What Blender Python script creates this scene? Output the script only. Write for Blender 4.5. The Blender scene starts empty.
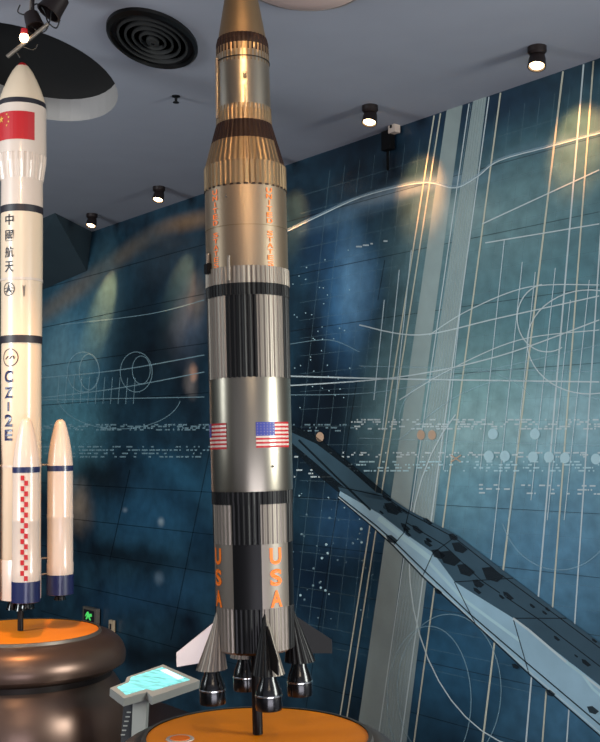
import bpy, bmesh, math, random
from mathutils import Vector, Matrix
R = math.radians
random.seed(7)
scene = bpy.context.scene
COL = scene.collection

# ------------------------------------------------------------------ camera
F = 1050.0
PITCH = math.atan(79.0/F)
CAM = Vector((0, 0, 2.5))
cd = bpy.data.cameras.new('camera'); cam = bpy.data.objects.new('camera', cd); COL.objects.link(cam)
cam.location = CAM; cam.rotation_euler = (math.pi/2+PITCH, 0, 0)
cd.sensor_fit = 'VERTICAL'; cd.sensor_height = 24.0; cd.lens = F/742.0*24.0; cd.clip_end = 200
scene.camera = cam
# ------------------------------------------------------------------ world, exposure
w = bpy.data.worlds.new('world'); scene.world = w; w.use_nodes = True
bg = w.node_tree.nodes['Background']; bg.inputs[0].default_value = (0.60, 0.64, 0.78, 1); bg.inputs[1].default_value = 0.55
scene.view_settings.view_transform = 'Standard'; scene.view_settings.look = 'None'
scene.view_settings.gamma = 1; scene.view_settings.exposure = 0.0
scene.view_settings.use_curve_mapping = False
ZC = 5.0          # ceiling height
WARM = (1.0, 0.52, 0.20)

def spot(name, loc, target, power, deg, col=WARM, blend=0.6, size=0.04):
    l = bpy.data.lights.new(name, 'SPOT'); l.energy = power; l.spot_size = R(deg); l.spot_blend = blend
    l.color = col; l.shadow_soft_size = size
    o = bpy.data.objects.new(name, l); COL.objects.link(o); o.location = loc
    o.rotation_euler = (Vector(target)-Vector(loc)).to_track_quat('-Z', 'Y').to_euler()
    return o
def area(name, loc, target, power, sx, sy, col):
    l = bpy.data.lights.new(name, 'AREA'); l.energy = power; l.shape = 'RECTANGLE'; l.size = sx; l.size_y = sy; l.color = col
    o = bpy.data.objects.new(name, l); COL.objects.link(o); o.location = loc
    o.rotation_euler = (Vector(target)-Vector(loc)).to_track_quat('-Z', 'Y').to_euler()
    return o
# added fill areas out of view, with no fixtures of their own
area('room_fill', (0.6, -2.5, 4.7), (0.5, 6, 2.2), 45, 2.2, 0.6, (1.0, 0.80, 0.60))
area('ceiling_fill', (1.5, -1.5, 0.6), (0.0, 8, 5.8), 170, 4.5, 1.5, (0.90, 0.88, 1.0))  # low fill added to lift the ceiling
area('mural_fill', (6.2, 1.6, 3.0), (1.5, 10, 2.5), 560, 2.5, 2.5, (0.97, 1.0, 0.93))  # fill added to brighten the right of the mural
area('far_mural_fill', (-5.5, 3.0, 3.6), (-6.0, 13, 2.2), 480, 2.0, 2.0, (0.9, 0.97, 1.0))  # fill added to brighten the far left of the mural

# ------------------------------------------------------------------ projection helpers (survey of the photo)
FW = Vector((0, math.cos(PITCH), math.sin(PITCH))); UP = Vector((0, -math.sin(PITCH), math.cos(PITCH)))
def ray(px, py): return FW + Vector((1, 0, 0))*((px-300)/F) + UP*((371-py)/F)
def at_z(px, py, z):
    d = ray(px, py); return CAM + d*((z-CAM.z)/d.z)
def at_y(px, py, y):
    d = ray(px, py); return CAM + d*(y/d.y)
def on_plane(px, py, p0, n):
    d = ray(px, py); return CAM + d*((Vector(p0)-CAM).dot(n)/d.dot(n))
_a = at_z(0, 263.2, ZC); _b = at_z(600, 58, ZC)
E = (_b-_a).normalized(); N = Vector((-E.y, E.x, 0))     # along the wall, into the wall
W0 = Vector((_a.x, _a.y, 0))
def wall_uv(px, py):
    p = on_plane(px, py, W0, N); q = p-W0
    return Vector((q.dot(E), q.z))
def wall_pt(u, v, off=0): return W0 + E*u + Vector((0, 0, v)) - N*off

# ------------------------------------------------------------------ materials
def lin(c):
    return tuple(((x/255)/12.92 if x/255 <= .04045 else ((x/255+.055)/1.055)**2.4) for x in c)
def mat(name, rgb, rough=.5, metal=0.0, noise=0.0, nscale=20, emit=0, alpha=1, coat=0, bump=0, spec=.5, stretch=(1,1,1)):
    m = bpy.data.materials.new(name); m.use_nodes = True; nt = m.node_tree; b = nt.nodes['Principled BSDF']
    c = lin(rgb)+(1,)
    b.inputs['Base Color'].default_value = c; b.inputs['Roughness'].default_value = rough; b.inputs['Metallic'].default_value = metal
    b.inputs['Alpha'].default_value = alpha; b.inputs['Coat Weight'].default_value = coat; b.inputs['Coat Roughness'].default_value = .1
    b.inputs['Specular IOR Level'].default_value = spec
    if emit:
        b.inputs['Emission Color'].default_value = c; b.inputs['Emission Strength'].default_value = emit
    if noise or bump:
        tc = nt.nodes.new('ShaderNodeTexCoord'); mp = nt.nodes.new('ShaderNodeMapping'); mp.inputs['Scale'].default_value = stretch
        nz = nt.nodes.new('ShaderNodeTexNoise'); nz.inputs['Scale'].default_value = nscale; nz.inputs['Detail'].default_value = 5
        nt.links.new(tc.outputs['Object'], mp.inputs[0]); nt.links.new(mp.outputs[0], nz.inputs['Vector'])
        if noise:
            mx = nt.nodes.new('ShaderNodeMix'); mx.data_type = 'RGBA'
            mx.inputs['A'].default_value = tuple(x*(1-noise) for x in c[:3])+(1,); mx.inputs['B'].default_value = tuple(min(1, x*(1+noise)) for x in c[:3])+(1,)
            nt.links.new(nz.outputs['Fac'], mx.inputs['Factor']); nt.links.new(mx.outputs['Result'], b.inputs['Base Color'])
        if bump:
            bp = nt.nodes.new('ShaderNodeBump'); bp.inputs['Strength'].default_value = bump; bp.inputs['Distance'].default_value = .01
            nt.links.new(nz.outputs['Fac'], bp.inputs['Height']); nt.links.new(bp.outputs[0], b.inputs['Normal'])
    return m
M = {}
M['ceil'] = mat('ceiling_paint', (150, 154, 166), .85, noise=.06, nscale=3)
M['ceil_in'] = mat('recess_side_paint', (140, 136, 134), .8)
M['black'] = mat('recess_black', (16, 16, 17), .8, noise=.3, nscale=4)
M['floor'] = mat('floor_stone', (62, 46, 40), .3, noise=.25, nscale=2)
M['silver'] = mat('silver_skin', (140, 124, 104), .42, .85, noise=.08, nscale=3, stretch=(6, 6, .6))
M['steel'] = mat('steel_skin', (134, 128, 116), .32, .9, noise=.1, nscale=3, stretch=(6, 6, .5))
M['bronze'] = mat('bronze_skin', (122, 104, 80), .45, .85)
M['light'] = mat('light_panel', (126, 118, 108), .42, .55)
M['dark'] = mat('black_lacquer', (11, 11, 12), .42, .0, coat=.0, spec=.22)
M['brown'] = mat('brown_band', (30, 15, 9), .6, .0, spec=.2)
M['orange_ink'] = mat('orange_lettering', (246, 118, 8), .5)
M['red'] = mat('red_paint', (176, 14, 24), .5)
M['white'] = mat('white_paint', (206, 188, 174), .3, coat=.4)
M['cream'] = mat('cream_paint', (216, 194, 168), .32, coat=.4, noise=.03, nscale=2)
M['navy'] = mat('navy_paint', (22, 30, 74), .35, coat=.3)
M['ink'] = mat('dark_ink', (30, 26, 34), .5)
M['blue'] = mat('flag_blue', (40, 52, 140), .5)
M['nozzle'] = mat('nozzle_black', (9, 9, 10), .22, .0, coat=.25, spec=.4)
M['chrome'] = mat('chrome', (200, 200, 196), .2, 1)
M['orange'] = mat('orange_top', (255, 142, 6), .4, noise=.05, nscale=2, coat=.1)
M['ped'] = mat('brushed_bronze', (104, 84, 74), .34, .75, noise=.12, nscale=5)
M['ped_dark'] = mat('dark_bronze', (40, 34, 32), .4, .5)
M['rim'] = mat('dull_rim', (120, 112, 104), .4, .7)
M['grey'] = mat('kiosk_grey', (160, 162, 158), .45, .3)
M['grey_dark'] = mat('kiosk_dark', (56, 58, 62), .5, .3)
M['lampcan'] = mat('lamp_can', (34, 26, 26), .45, .4)
M['bulb'] = mat('lit_bulb', (255, 214, 160), .5, emit=14)
M['tower'] = mat('slate_panel', (48, 62, 70), .6, noise=.2, nscale=3)
M['cable'] = mat('black_cable', (14, 14, 16), .5)
M['pale'] = mat('pale_dome', (205, 180, 172), .5)
M['socket'] = mat('beige_socket', (176, 156, 128), .6)

# ------------------------------------------------------------------ object helpers
def tag(o, label=None, cat=None, group=None, kind=None):
    if label: o['label'] = label
    if cat: o['category'] = cat
    if group: o['group'] = group
    if kind: o['kind'] = kind
    return o
def empty(name, loc, **k):
    o = bpy.data.objects.new(name, None); COL.objects.link(o); o.location = loc; o.empty_display_size = .1
    return tag(o, **k)
def obj(name, verts, faces, mats, midx=None, parent=None, smooth=False, loc=None):
    me = bpy.data.meshes.new(name); me.from_pydata([tuple(v) for v in verts], [], faces)
    for m in (mats if isinstance(mats, (list, tuple)) else [mats]): me.materials.append(m)
    if midx: me.polygons.foreach_set('material_index', midx)
    me.polygons.foreach_set('use_smooth', [bool(smooth)]*len(faces)); me.update()
    o = bpy.data.objects.new(name, me); COL.objects.link(o)
    if parent: o.parent = parent
    if loc is not None: o.location = loc
    return o
def fixn(o):
    bm = bmesh.new(); bm.from_mesh(o.data); bmesh.ops.recalc_face_normals(bm, faces=bm.faces); bm.to_mesh(o.data); bm.free(); return o
def sharp(o, deg=35):
    bm = bmesh.new(); bm.from_mesh(o.data)
    for e in bm.edges:
        if len(e.link_faces) == 2 and e.calc_face_angle(0) > R(deg): e.smooth = False
    bm.to_mesh(o.data); bm.free(); return o
def lathe(name, prof, mats, parent=None, n=96, matfn=None, flute=0, depth=.03, smooth=True, center=(0, 0), caps=(True, True), phase=0):
    """prof: list of (r, z) from the top down; angle 0 faces the visitor, positive to the right"""
    if flute: n = flute*4; smooth = False
    vs, fs, mi = [], [], []
    for (r, z) in prof:
        for i in range(n):
            a = 2*math.pi*i/n+phase
            rr = r*(1-depth*(i % 4 >= 2)) if flute else r
            vs.append((center[0]+rr*math.sin(a), center[1]-rr*math.cos(a), z))
    for k in range(len(prof)-1):
        for i in range(n):
            j = (i+1) % n
            fs.append((k*n+i, (k+1)*n+i, (k+1)*n+j, k*n+j))
            mi.append(matfn(k, math.degrees(2*math.pi*(i+.5)/n+phase) % 360) if matfn else 0)
    if caps[0]: fs.append(tuple(range(n))); mi.append(0)
    if caps[1]: fs.append(tuple((len(prof)-1)*n+i for i in range(n))[::-1]); mi.append(0)
    o = obj(name, vs, fs, mats, mi, parent, smooth)
    fixn(o)
    if smooth: sharp(o)
    return o
def box(name, c, s, m, parent=None, rz=0, bev=0):
    bm = bmesh.new(); bmesh.ops.create_cube(bm, size=1, matrix=Matrix.Translation(c) @ Matrix.Rotation(rz, 4, 'Z') @ Matrix.Diagonal((*s, 1)))
    if bev: bmesh.ops.bevel(bm, geom=bm.edges[:], offset=bev, segments=2, affect='EDGES')
    me = bpy.data.meshes.new(name); bm.to_mesh(me); bm.free(); me.materials.append(m)
    o = bpy.data.objects.new(name, me); COL.objects.link(o); o.parent = parent
    return o
def tube(name, pts, r, m, parent=None, n=10, r2=None):
    pts = [Vector(p) for p in pts]; vs, fs = [], []
    for k, p in enumerate(pts):
        t = (pts[min(k+1, len(pts)-1)]-pts[max(k-1, 0)]).normalized()
        a = t.orthogonal().normalized() if k == 0 else (prev-t*prev.dot(t)).normalized()
        prev = a; b = t.cross(a); rr = r if r2 is None else r+(r2-r)*k/(len(pts)-1)
        for i in range(n):
            th = 2*math.pi*i/n; vs.append(p+a*math.cos(th)*rr+b*math.sin(th)*rr)
    for k in range(len(pts)-1):
        for i in range(n):
            j = (i+1) % n; fs.append((k*n+i, k*n+j, (k+1)*n+j, (k+1)*n+i))
    fs.append(tuple(range(n))[::-1]); fs.append(tuple((len(pts)-1)*n+i for i in range(n)))
    return sharp(fixn(obj(name, vs, fs, m, None, parent, True)), 50)
def prism(name, top, down, mats, parent=None, topmat=0):
    """closed slab from a polygon and an offset vector"""
    n = len(top); top = [Vector(p) for p in top]; bot = [p+Vector(down) for p in top]
    fs = [tuple(range(n)), tuple(range(2*n-1, n-1, -1))]+[(i, i+n, (i+1) % n+n, (i+1) % n) for i in range(n)]
    return fixn(obj(name, top+bot, fs, mats, None, parent))
def text_data(s, bold=.0):
    c = bpy.data.curves.new('t', 'FONT'); c.body = s; c.align_x = 'CENTER'; c.offset = bold; c.resolution_u = 4
    o = bpy.data.objects.new('t', c); COL.objects.link(o); dg = bpy.context.evaluated_depsgraph_get(); dg.update()
    me = o.evaluated_get(dg).to_mesh()
    vs = [v.co.copy() for v in me.vertices]; fs = [tuple(p.vertices) for p in me.polygons]
    bpy.data.objects.remove(o); bpy.data.curves.remove(c)
    if not vs: return [], []
    x0 = min(v.x for v in vs); x1 = max(v.x for v in vs); y0 = min(v.y for v in vs); y1 = max(v.y for v in vs)
    return [((v.x-(x0+x1)/2)/max(x1-x0, 1e-6), (v.y-(y0+y1)/2)/max(y1-y0, 1e-6)) for v in vs], fs
def letters(name, items, r, m, parent, off=.0015):
    """items: (char, angle deg, z centre, width, height[, bold]) painted on a cylinder of radius r (r may be a function of z)"""
    V, Fc = [], []
    root = bpy.data.objects.new(name, None); COL.objects.link(root); root.parent = parent
    for it in items:
        V, Fc = [], []
        ch, ang, z, wd, ht = it[:5]; b = it[5] if len(it) > 5 else .02
        vs, fs = text_data(ch, b); base = len(V)
        rr = r+off
        for (x, y) in vs:
            a = R(ang)+x*wd/rr; V.append((rr*math.sin(a), -rr*math.cos(a), z+y*ht))
        Fc += [tuple(base+i for i in f) for f in fs]
        obj('letter', V, Fc, m, None, root)
    return root
def patch(V, Fc, mi, r, a0, a1, z0, z1, k, n=6):
    b = len(V)
    for i in range(n+1):
        a = R(a0+(a1-a0)*i/n); V += [(r*math.sin(a), -r*math.cos(a), z0), (r*math.sin(a), -r*math.cos(a), z1)]
    for i in range(n): Fc.append((b+2*i, b+2*i+2, b+2*i+3, b+2*i+1)); mi.append(k)

# ------------------------------------------------------------------ the mural wall
def mural_material():
    m = bpy.data.materials.new('space_mural'); m.use_nodes = True; nt = m.node_tree; b = nt.nodes['Principled BSDF']
    L = nt.links.new; nn = nt.nodes.new
    b.inputs['Roughness'].default_value = .33; b.inputs['Specular IOR Level'].default_value = .45
    tc = nn('ShaderNodeTexCoord'); sp = nn('ShaderNodeSeparateXYZ'); cb = nn('ShaderNodeCombineXYZ')
    L(tc.outputs['Object'], sp.inputs[0]); L(sp.outputs['X'], cb.inputs['X']); L(sp.outputs['Z'], cb.inputs['Y'])
    nz = nn('ShaderNodeTexNoise'); nz.inputs['Scale'].default_value = .9; nz.inputs['Detail'].default_value = 5
    L(cb.outputs[0], nz.inputs['Vector'])
    sub = nn('ShaderNodeVectorMath'); sub.operation = 'SUBTRACT'; sub.inputs[1].default_value = (.5, .5, .5); L(nz.outputs['Color'], sub.inputs[0])
    scv = nn('ShaderNodeVectorMath'); scv.operation = 'SCALE'; scv.inputs['Scale'].default_value = .55; L(sub.outputs[0], scv.inputs[0])
    ad = nn('ShaderNodeVectorMath'); ad.operation = 'ADD'; L(cb.outputs[0], ad.inputs[0]); L(scv.outputs[0], ad.inputs[1])
    vec_w, vec_c = ad.outputs[0], cb.outputs[0]
    cur = None
    # ground colour with cloudy variation
    n2 = nn('ShaderNodeTexNoise'); n2.inputs['Scale'].default_value = 1.6; n2.inputs['Detail'].default_value = 7; L(cb.outputs[0], n2.inputs['Vector'])
    cr = nn('ShaderNodeValToRGB'); cr.color_ramp.elements[0].position = .32; cr.color_ramp.elements[1].position = .75
    cr.color_ramp.elements[0].color = lin((14, 26, 38))+(1,); cr.color_ramp.elements[1].color = lin((40, 74, 92))+(1,)
    L(n2.outputs['Fac'], cr.inputs[0]); cur = cr.outputs[0]
    def blob(px, py, rx, ry, col, fac, ang=0, warp=True, hard=0.0):
        nonlocal cur
        c = wall_uv(px, py); a = R(ang)
        du = wall_uv(px+rx*math.cos(a), py+rx*math.sin(a))-wall_uv(px-rx*math.cos(a), py-rx*math.sin(a))
        dv = wall_uv(px-ry*math.sin(a), py+ry*math.cos(a))-wall_uv(px+ry*math.sin(a), py-ry*math.cos(a))
        th = math.atan2(du.y, du.x); ra = du.length/2
        perp = Vector((-math.sin(th), math.cos(th))); rb = abs(dv.dot(perp))/2
        mp = nn('ShaderNodeMapping'); mp.vector_type = 'TEXTURE'
        mp.inputs['Location'].default_value = (c.x, c.y, 0); mp.inputs['Rotation'].default_value = (0, 0, th); mp.inputs['Scale'].default_value = (ra, rb, 1)
        L(vec_w if warp else vec_c, mp.inputs[0])
        vm = nn('ShaderNodeVectorMath'); vm.operation = 'MULTIPLY'; vm.inputs[1].default_value = (1, 1, 0); L(mp.outputs[0], vm.inputs[0])
        g = nn('ShaderNodeTexGradient'); g.gradient_type = 'SPHERICAL'; L(vm.outputs[0], g.inputs[0])
        mr = nn('ShaderNodeMapRange'); mr.interpolation_type = 'SMOOTHSTEP'; mr.inputs['From Max'].default_value = 1-hard
        mr.inputs['To Max'].default_value = fac; L(g.outputs['Fac'], mr.inputs[0])
        mx = nn('ShaderNodeMix'); mx.data_type = 'RGBA'; L(mr.outputs[0], mx.inputs['Factor']); L(cur, mx.inputs['A'])
        mx.inputs['B'].default_value = lin(col)+(1,); cur = mx.outputs['Result']
    for a in BLOBS: blob(*a[:6], **(a[6] if len(a) > 6 else {}))
    # fine mottling
    n3 = nn('ShaderNodeTexNoise'); n3.inputs['Scale'].default_value = 9; n3.inputs['Detail'].default_value = 8; L(cb.outputs[0], n3.inputs['Vector'])
    mr = nn('ShaderNodeMapRange'); mr.inputs['From Min'].default_value = .3; mr.inputs['From Max'].default_value = .7
    mr.inputs['To Min'].default_value = .82; mr.inputs['To Max'].default_value = 1.18; L(n3.outputs['Fac'], mr.inputs[0])
    vm = nn('ShaderNodeVectorMath'); vm.operation = 'SCALE'; L(cur, vm.inputs[0]); L(mr.outputs[0], vm.inputs['Scale'])
    L(vm.outputs[0], b.inputs['Base Color'])
    return m
D_ = dict
BLOBS = [  # px, py, rx, ry, colour, strength: the mural's clouds, planet and glows, with some warm lamplight put into the colour
    (560, 330, 260, 340, (92, 138, 146), .9),
    (490, 230, 170, 100, (118, 152, 154), .75, D_(ang=-20)),
    (540, 450, 240, 150, (134, 180, 190), .85),
    (560, 560, 200, 170, (92, 140, 168), .8),
    (430, 640, 140, 150, (44, 92, 122), .7),
    (600, 720, 160, 90, (84, 136, 168), .6),
    (460, 400, 150, 120, (144, 182, 178), .65),
    (480, 105, 170, 40, (22, 44, 66), .8, D_(ang=-18)),
    (330, 380, 60, 230, (14, 24, 36), .8),
    (345, 300, 42, 95, (70, 122, 164), .9, D_(ang=-20)),
    (320, 250, 40, 60, (40, 78, 112), .5),
    (350, 520, 60, 60, (50, 92, 130), .7),
    (310, 590, 60, 90, (14, 34, 54), .8),
    (70, 345, 75, 115, (78, 130, 154), .9),
    (60, 430, 60, 80, (92, 146, 158), .8),
    (130, 345, 60, 120, (16, 24, 30), .85),
    (185, 360, 45, 110, (20, 28, 36), .8),
    (190, 320, 26, 62, (84, 96, 112), .8, D_(ang=12)),
    (196, 300, 14, 40, (130, 112, 92), .6, D_(ang=14)),
    (190, 378, 13, 22, (120, 112, 108), .8, D_(ang=15)),
    (194, 370, 8, 9, (198, 150, 124), .8),
    (66, 298, 80, 16, (150, 124, 92), .5, D_(ang=-36, warp=False)), (130, 250, 60, 14, (130, 112, 90), .4, D_(ang=-34, warp=False)),
    (188, 222, 50, 14, (160, 122, 82), .55, D_(ang=-12, warp=False)),  # warm lamp pool on the wall, put into the colour
    (170, 260, 60, 50, (58, 70, 78), .4),
    (150, 520, 80, 60, (40, 84, 112), .8),
    (100, 480, 50, 25, (18, 26, 32), .9, D_(ang=25)),
    (80, 505, 24, 30, (148, 128, 108), .8, D_(ang=-60)),
    (130, 560, 90, 18, (10, 16, 22), .8, D_(ang=8)),
    (130, 600, 80, 30, (32, 66, 92), .7),
    (185, 590, 40, 40, (40, 78, 104), .6),
    (160, 655, 100, 26, (10, 14, 18), .8, D_(ang=10)),
    (161, 522, 5, 7, (140, 156, 164), .8, D_(warp=False)),
    (159, 578, 7, 10, (110, 130, 146), .6, D_(warp=False)),
    (125, 510, 4, 4, (130, 146, 160), .6, D_(warp=False)),
    (370, 205, 110, 16, (96, 128, 150), .6, D_(ang=-20, warp=False)),
    (440, 182, 80, 14, (104, 134, 150), .6, D_(ang=-6, warp=False)),
    (555, 145, 80, 12, (100, 132, 146), .6, D_(ang=-12, warp=False)),
    (330, 400, 36, 70, (12, 20, 30), .7, D_(warp=False)),
    (316, 330, 20, 60, (14, 22, 30), .6),
    (352, 290, 26, 80, (120, 166, 196), .55, D_(ang=-24)),
    (425, 300, 60, 110, (110, 146, 150), .55, D_(ang=12)),
    (455, 212, 50, 40, (160, 180, 176), .6),
    (400, 192, 80, 10, (160, 176, 182), .55, D_(ang=-14, warp=False)),
    (100, 300, 26, 90, (96, 128, 134), .5, D_(ang=14)),
    (60, 360, 30, 70, (130, 168, 176), .5),
    (240, 300, 60, 90, (40, 54, 62), .5),
    (560, 420, 90, 70, (170, 204, 208), .5),
    (480, 440, 70, 50, (170, 200, 198), .45),
    (450, 500, 60, 40, (120, 170, 186), .5),
    (180, 470, 60, 30, (46, 96, 124), .6, D_(ang=10)),
    (350, 150, 70, 26, (16, 30, 44), .8, D_(ang=-20)),
]
WALLM = [mural_material(),
         mat('mural_line_pale', (222, 236, 236), .4, alpha=.72), mat('mural_line_faint', (170, 206, 216), .4, alpha=.36),
         mat('mural_band', (196, 212, 206), .4, alpha=.5, noise=.2, nscale=5), mat('mural_dot', (200, 236, 242), .4, alpha=.75),
         mat('mural_dot_warm', (214, 178, 148), .4, alpha=.8), mat('mural_station_light', (168, 204, 220), .4, alpha=.85, noise=.3, nscale=3),
         mat('mural_station_mid', (58, 84, 98), .4, noise=.3, nscale=4), mat('mural_station_dark', (18, 30, 38), .4, alpha=.8, noise=.4, nscale=5),
         mat('mural_seam', (8, 16, 24), .5, alpha=.45), mat('mural_line_cream', (226, 224, 200), .4, alpha=.72),
         mat('mural_swoosh', (170, 200, 214), .4, alpha=.34), mat('mural_grid', (150, 190, 200), .4, alpha=.16)]
PALE, FAINT, BAND, DOT, WDOT, SL, SM_, SD, SEAM, CREAM, SWOOSH, GRID = range(1, 13)
WV, WF, WM = [], [], []
def wquad(pp, k, layer):
    b = len(WV)
    for (x, y) in pp:
        q = wall_uv(x, y); WV.append((q.x, -.0015*layer, q.y))
    WF.append(tuple(range(b, b+len(pp)))); WM.append(k)
def wline(pts, wd, k, layer, wd2=None):
    for i in range(len(pts)-1):
        (x0, y0), (x1, y1) = pts[i], pts[i+1]; l = math.hypot(x1-x0, y1-y0) or 1
        nx, ny = -(y1-y0)/l*wd/2, (x1-x0)/l*wd/2
        wquad([(x0-nx, y0-ny), (x0+nx, y0+ny), (x1+nx, y1+ny), (x1-nx, y1-ny)], k, layer)
def wcircle(cx, cy, rx, ry, wd, k, layer, a0=0, a1=360, rot=0):
    n = max(10, int((a1-a0)/8)); P = []
    for i in range(n+1):
        a = R(a0+(a1-a0)*i/n); x, y = rx*math.cos(a), ry*math.sin(a)
        P.append((cx+x*math.cos(R(rot))-y*math.sin(R(rot)), cy+x*math.sin(R(rot))+y*math.cos(R(rot))))
    wline(P, wd, k, layer)
def wdisc(cx, cy, rx, ry, k, layer):
    wquad([(cx+rx*math.cos(2*math.pi*i/14), cy+ry*math.sin(2*math.pi*i/14)) for i in range(14)], k, layer)
def spline(P, n=8):
    out = []
    for i in range(len(P)-1):
        p0 = P[max(i-1, 0)]; p1 = P[i]; p2 = P[i+1]; p3 = P[min(i+2, len(P)-1)]
        for s in range(n):
            t = s/n
            out.append(tuple(.5*(2*p1[j]+(p2[j]-p0[j])*t+(2*p0[j]-5*p1[j]+4*p2[j]-p3[j])*t*t+(3*p1[j]-p0[j]-3*p2[j]+p3[j])*t**3) for j in (0, 1)))
    out.append(P[-1]); return out
# wall board itself
U0, U1 = -1.2, wall_uv(600, 300).x+3.0
HOLE = []
WV += [(U0, 0, 0), (U1, 0, 0), (U1, 0, ZC), (U0, 0, ZC), (U0, .1, 0), (U1, .1, 0), (U1, .1, ZC), (U0, .1, ZC)]
WF += [(0, 1, 2, 3), (7, 6, 5, 4), (0, 4, 5, 1), (3, 2, 6, 7), (0, 3, 7, 4), (1, 5, 6, 2)]; WM += [0]*6
# panel seams (converge to the wall's own vanishing point) and slanted uprights
for yy in (180, 245, 310, 375, 505, 560, 610, 665, 720):     # height at x = 440
    s = (yy-450)/986.0
    wline([(41, 450+s*(41+546)), (600, 450+s*(600+546))], .8, SEAM, 1)
for (x0, y0, x1, y1) in ((212, 440, 171, 640), (357, 380, 305, 715), (130, 470, 110, 560), (385, 260, 378, 300)):
    wline([(x0, y0), (x1, y1)], .9, SEAM, 1)
def ycl(x): return 263.2-.342*x
def lean(x0, x1, wd, k, layer, ya=None, yb=742):
    """slanted line through (x0, 100) and (x1, 700)"""
    s = (x1-x0)/600.0
    y = ya if ya is not None else None
    if y is None:
        y = 100
        for _ in range(6): y = ycl(x0+(y-100)*s)+1
    wline([(x0+(y-100)*s, y), (x0+(yb-100)*s, yb)], wd, k, layer)
# the two broad pale stripes
def band(xt, wt, xb, wb, k, layer):
    pp = []
    for sg in (-.5, .5):
        a, b = xt+sg*wt, xb+sg*wb; sl = (b-a)/600.0; y = 100
        for _ in range(8): y = ycl(a+(y-100)*sl)
        pp += [(a+(y-100)*sl, y), (a+642*sl, 742)] if sg < 0 else [(b+42*sl, 742), (a+(y-100)*sl, y)]
    wquad(pp, k, layer)
band(456, 15, 373, 22, BAND, 2); band(480, 13, 398, 28, BAND, 2)
for k in range(8): lean(472+k*2.4, 386+k*3.2, .5, FAINT, 3)
for (a, b) in ((437, 343), (443, 350)): lean(a, b, 1.3, CREAM, 3)
lean(500, 420, 1.5, CREAM, 3); lean(560, 488, 1.8, CREAM, 3); lean(581, 530, 1.6, PALE, 3); lean(591, 546, 1.6, CREAM, 3)
lean(470, 384, 1, PALE, 3); lean(489, 407, 1.2, PALE, 3); lean(610, 570, 1.4, PALE, 3)
for (x, ya, yb) in ((523, 262, 560), (536, 272, 540), (556, 268, 500), (505, 240, 470), (590, 280, 520), (571, 300, 520), (462, 300, 470), (412, 250, 420), (400, 270, 430), (385, 300, 400)):
    wline([(x, ya), (x-(yb-ya)*.105, yb)], 1.5, FAINT, 4); wline([(x, ya), (x-(yb-ya)*.105, yb)], .6, PALE, 5)
# light grid on the right half
for k in range(20):
    x = 330+k*15; wline([(x, ycl(x)+20), (x-.11*480, min(742, ycl(x)+500))], .5, GRID, 1)
for k in range(26):
    s = -.30+.021*k
    wline([(300, 450+s*(300+546)), (600, 450+s*(600+546))], .5, GRID, 1)
# swooshes and long curves
sw = [(285, 232), (320, 215), (360, 197), (400, 186), (430, 182), (456, 187), (478, 176), (500, 160), (550, 146), (602, 132)]
wline(spline(sw), 3, SWOOSH, 4); wline(spline([(x, y+1) for x, y in sw]), 1.0, PALE, 6)

wline([(483, 224), (600, 170)], 1.2, PALE, 5); wline([(486, 243), (600, 224)], 1.2, PALE, 5)
for (P, wd, k) in (([(285, 376), (400, 379), (600, 382)], 1.4, PALE), ([(285, 386), (400, 377), (500, 356), (600, 320)], 1.2, PALE),
                   ([(360, 325), (420, 335), (500, 318), (600, 296)], 1.2, PALE), ([(285, 395), (380, 392), (480, 372), (600, 345)], .9, FAINT),
                   ([(400, 400), (450, 370), (520, 340), (600, 330)], 1.0, PALE), ([(430, 335), (470, 310), (530, 287), (600, 285)], 1, PALE),
                   ([(400, 440), (460, 395), (520, 380), (600, 400)], 1, FAINT), ([(41, 398), (120, 388), (205, 372)], 1.1, FAINT),
                   ([(41, 378), (120, 370), (205, 355)], 1.1, FAINT), ([(41, 400), (205, 397)], .9, FAINT), ([(360, 366), (600, 372)], .8, FAINT),
                   ([(60, 325), (150, 314), (205, 300)], .8, FAINT), ([(285, 345), (330, 340), (360, 352)], .8, FAINT), ([(360, 438), (600, 446)], .7, FAINT)):
    wline(spline(P), wd, k, 5)
wcircle(590, 342, 62, 52, 1.1, PALE, 6); wcircle(548, 318, 30, 34, 1.1, PALE, 6, 60, 260); wcircle(430, 700, 42, 74, 1.0, FAINT, 6)
wcircle(540, 560, 130, 190, 1.2, PALE, 6, 100, 230); wcircle(450, 690, 52, 76, 1.0, FAINT, 6); wcircle(560, 500, 60, 70, 1, FAINT, 6, 20, 160)
wcircle(470, 420, 70, 50, .9, FAINT, 6, 170, 330)
wcircle(84, 372, 16, 20, .9, FAINT, 6); wcircle(90, 372, 10, 18, .9, FAINT, 6); wcircle(137, 372, 16, 20, .8, FAINT, 6); wcircle(142, 370, 9, 14, .8, FAINT, 6); wcircle(120, 395, 62, 34, .7, FAINT, 6, 10, 170)
for i in range(11): wline([(60+i*7.6, 376+i*.2), (58+i*7.6, 404)], .7, FAINT, 6)
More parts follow.
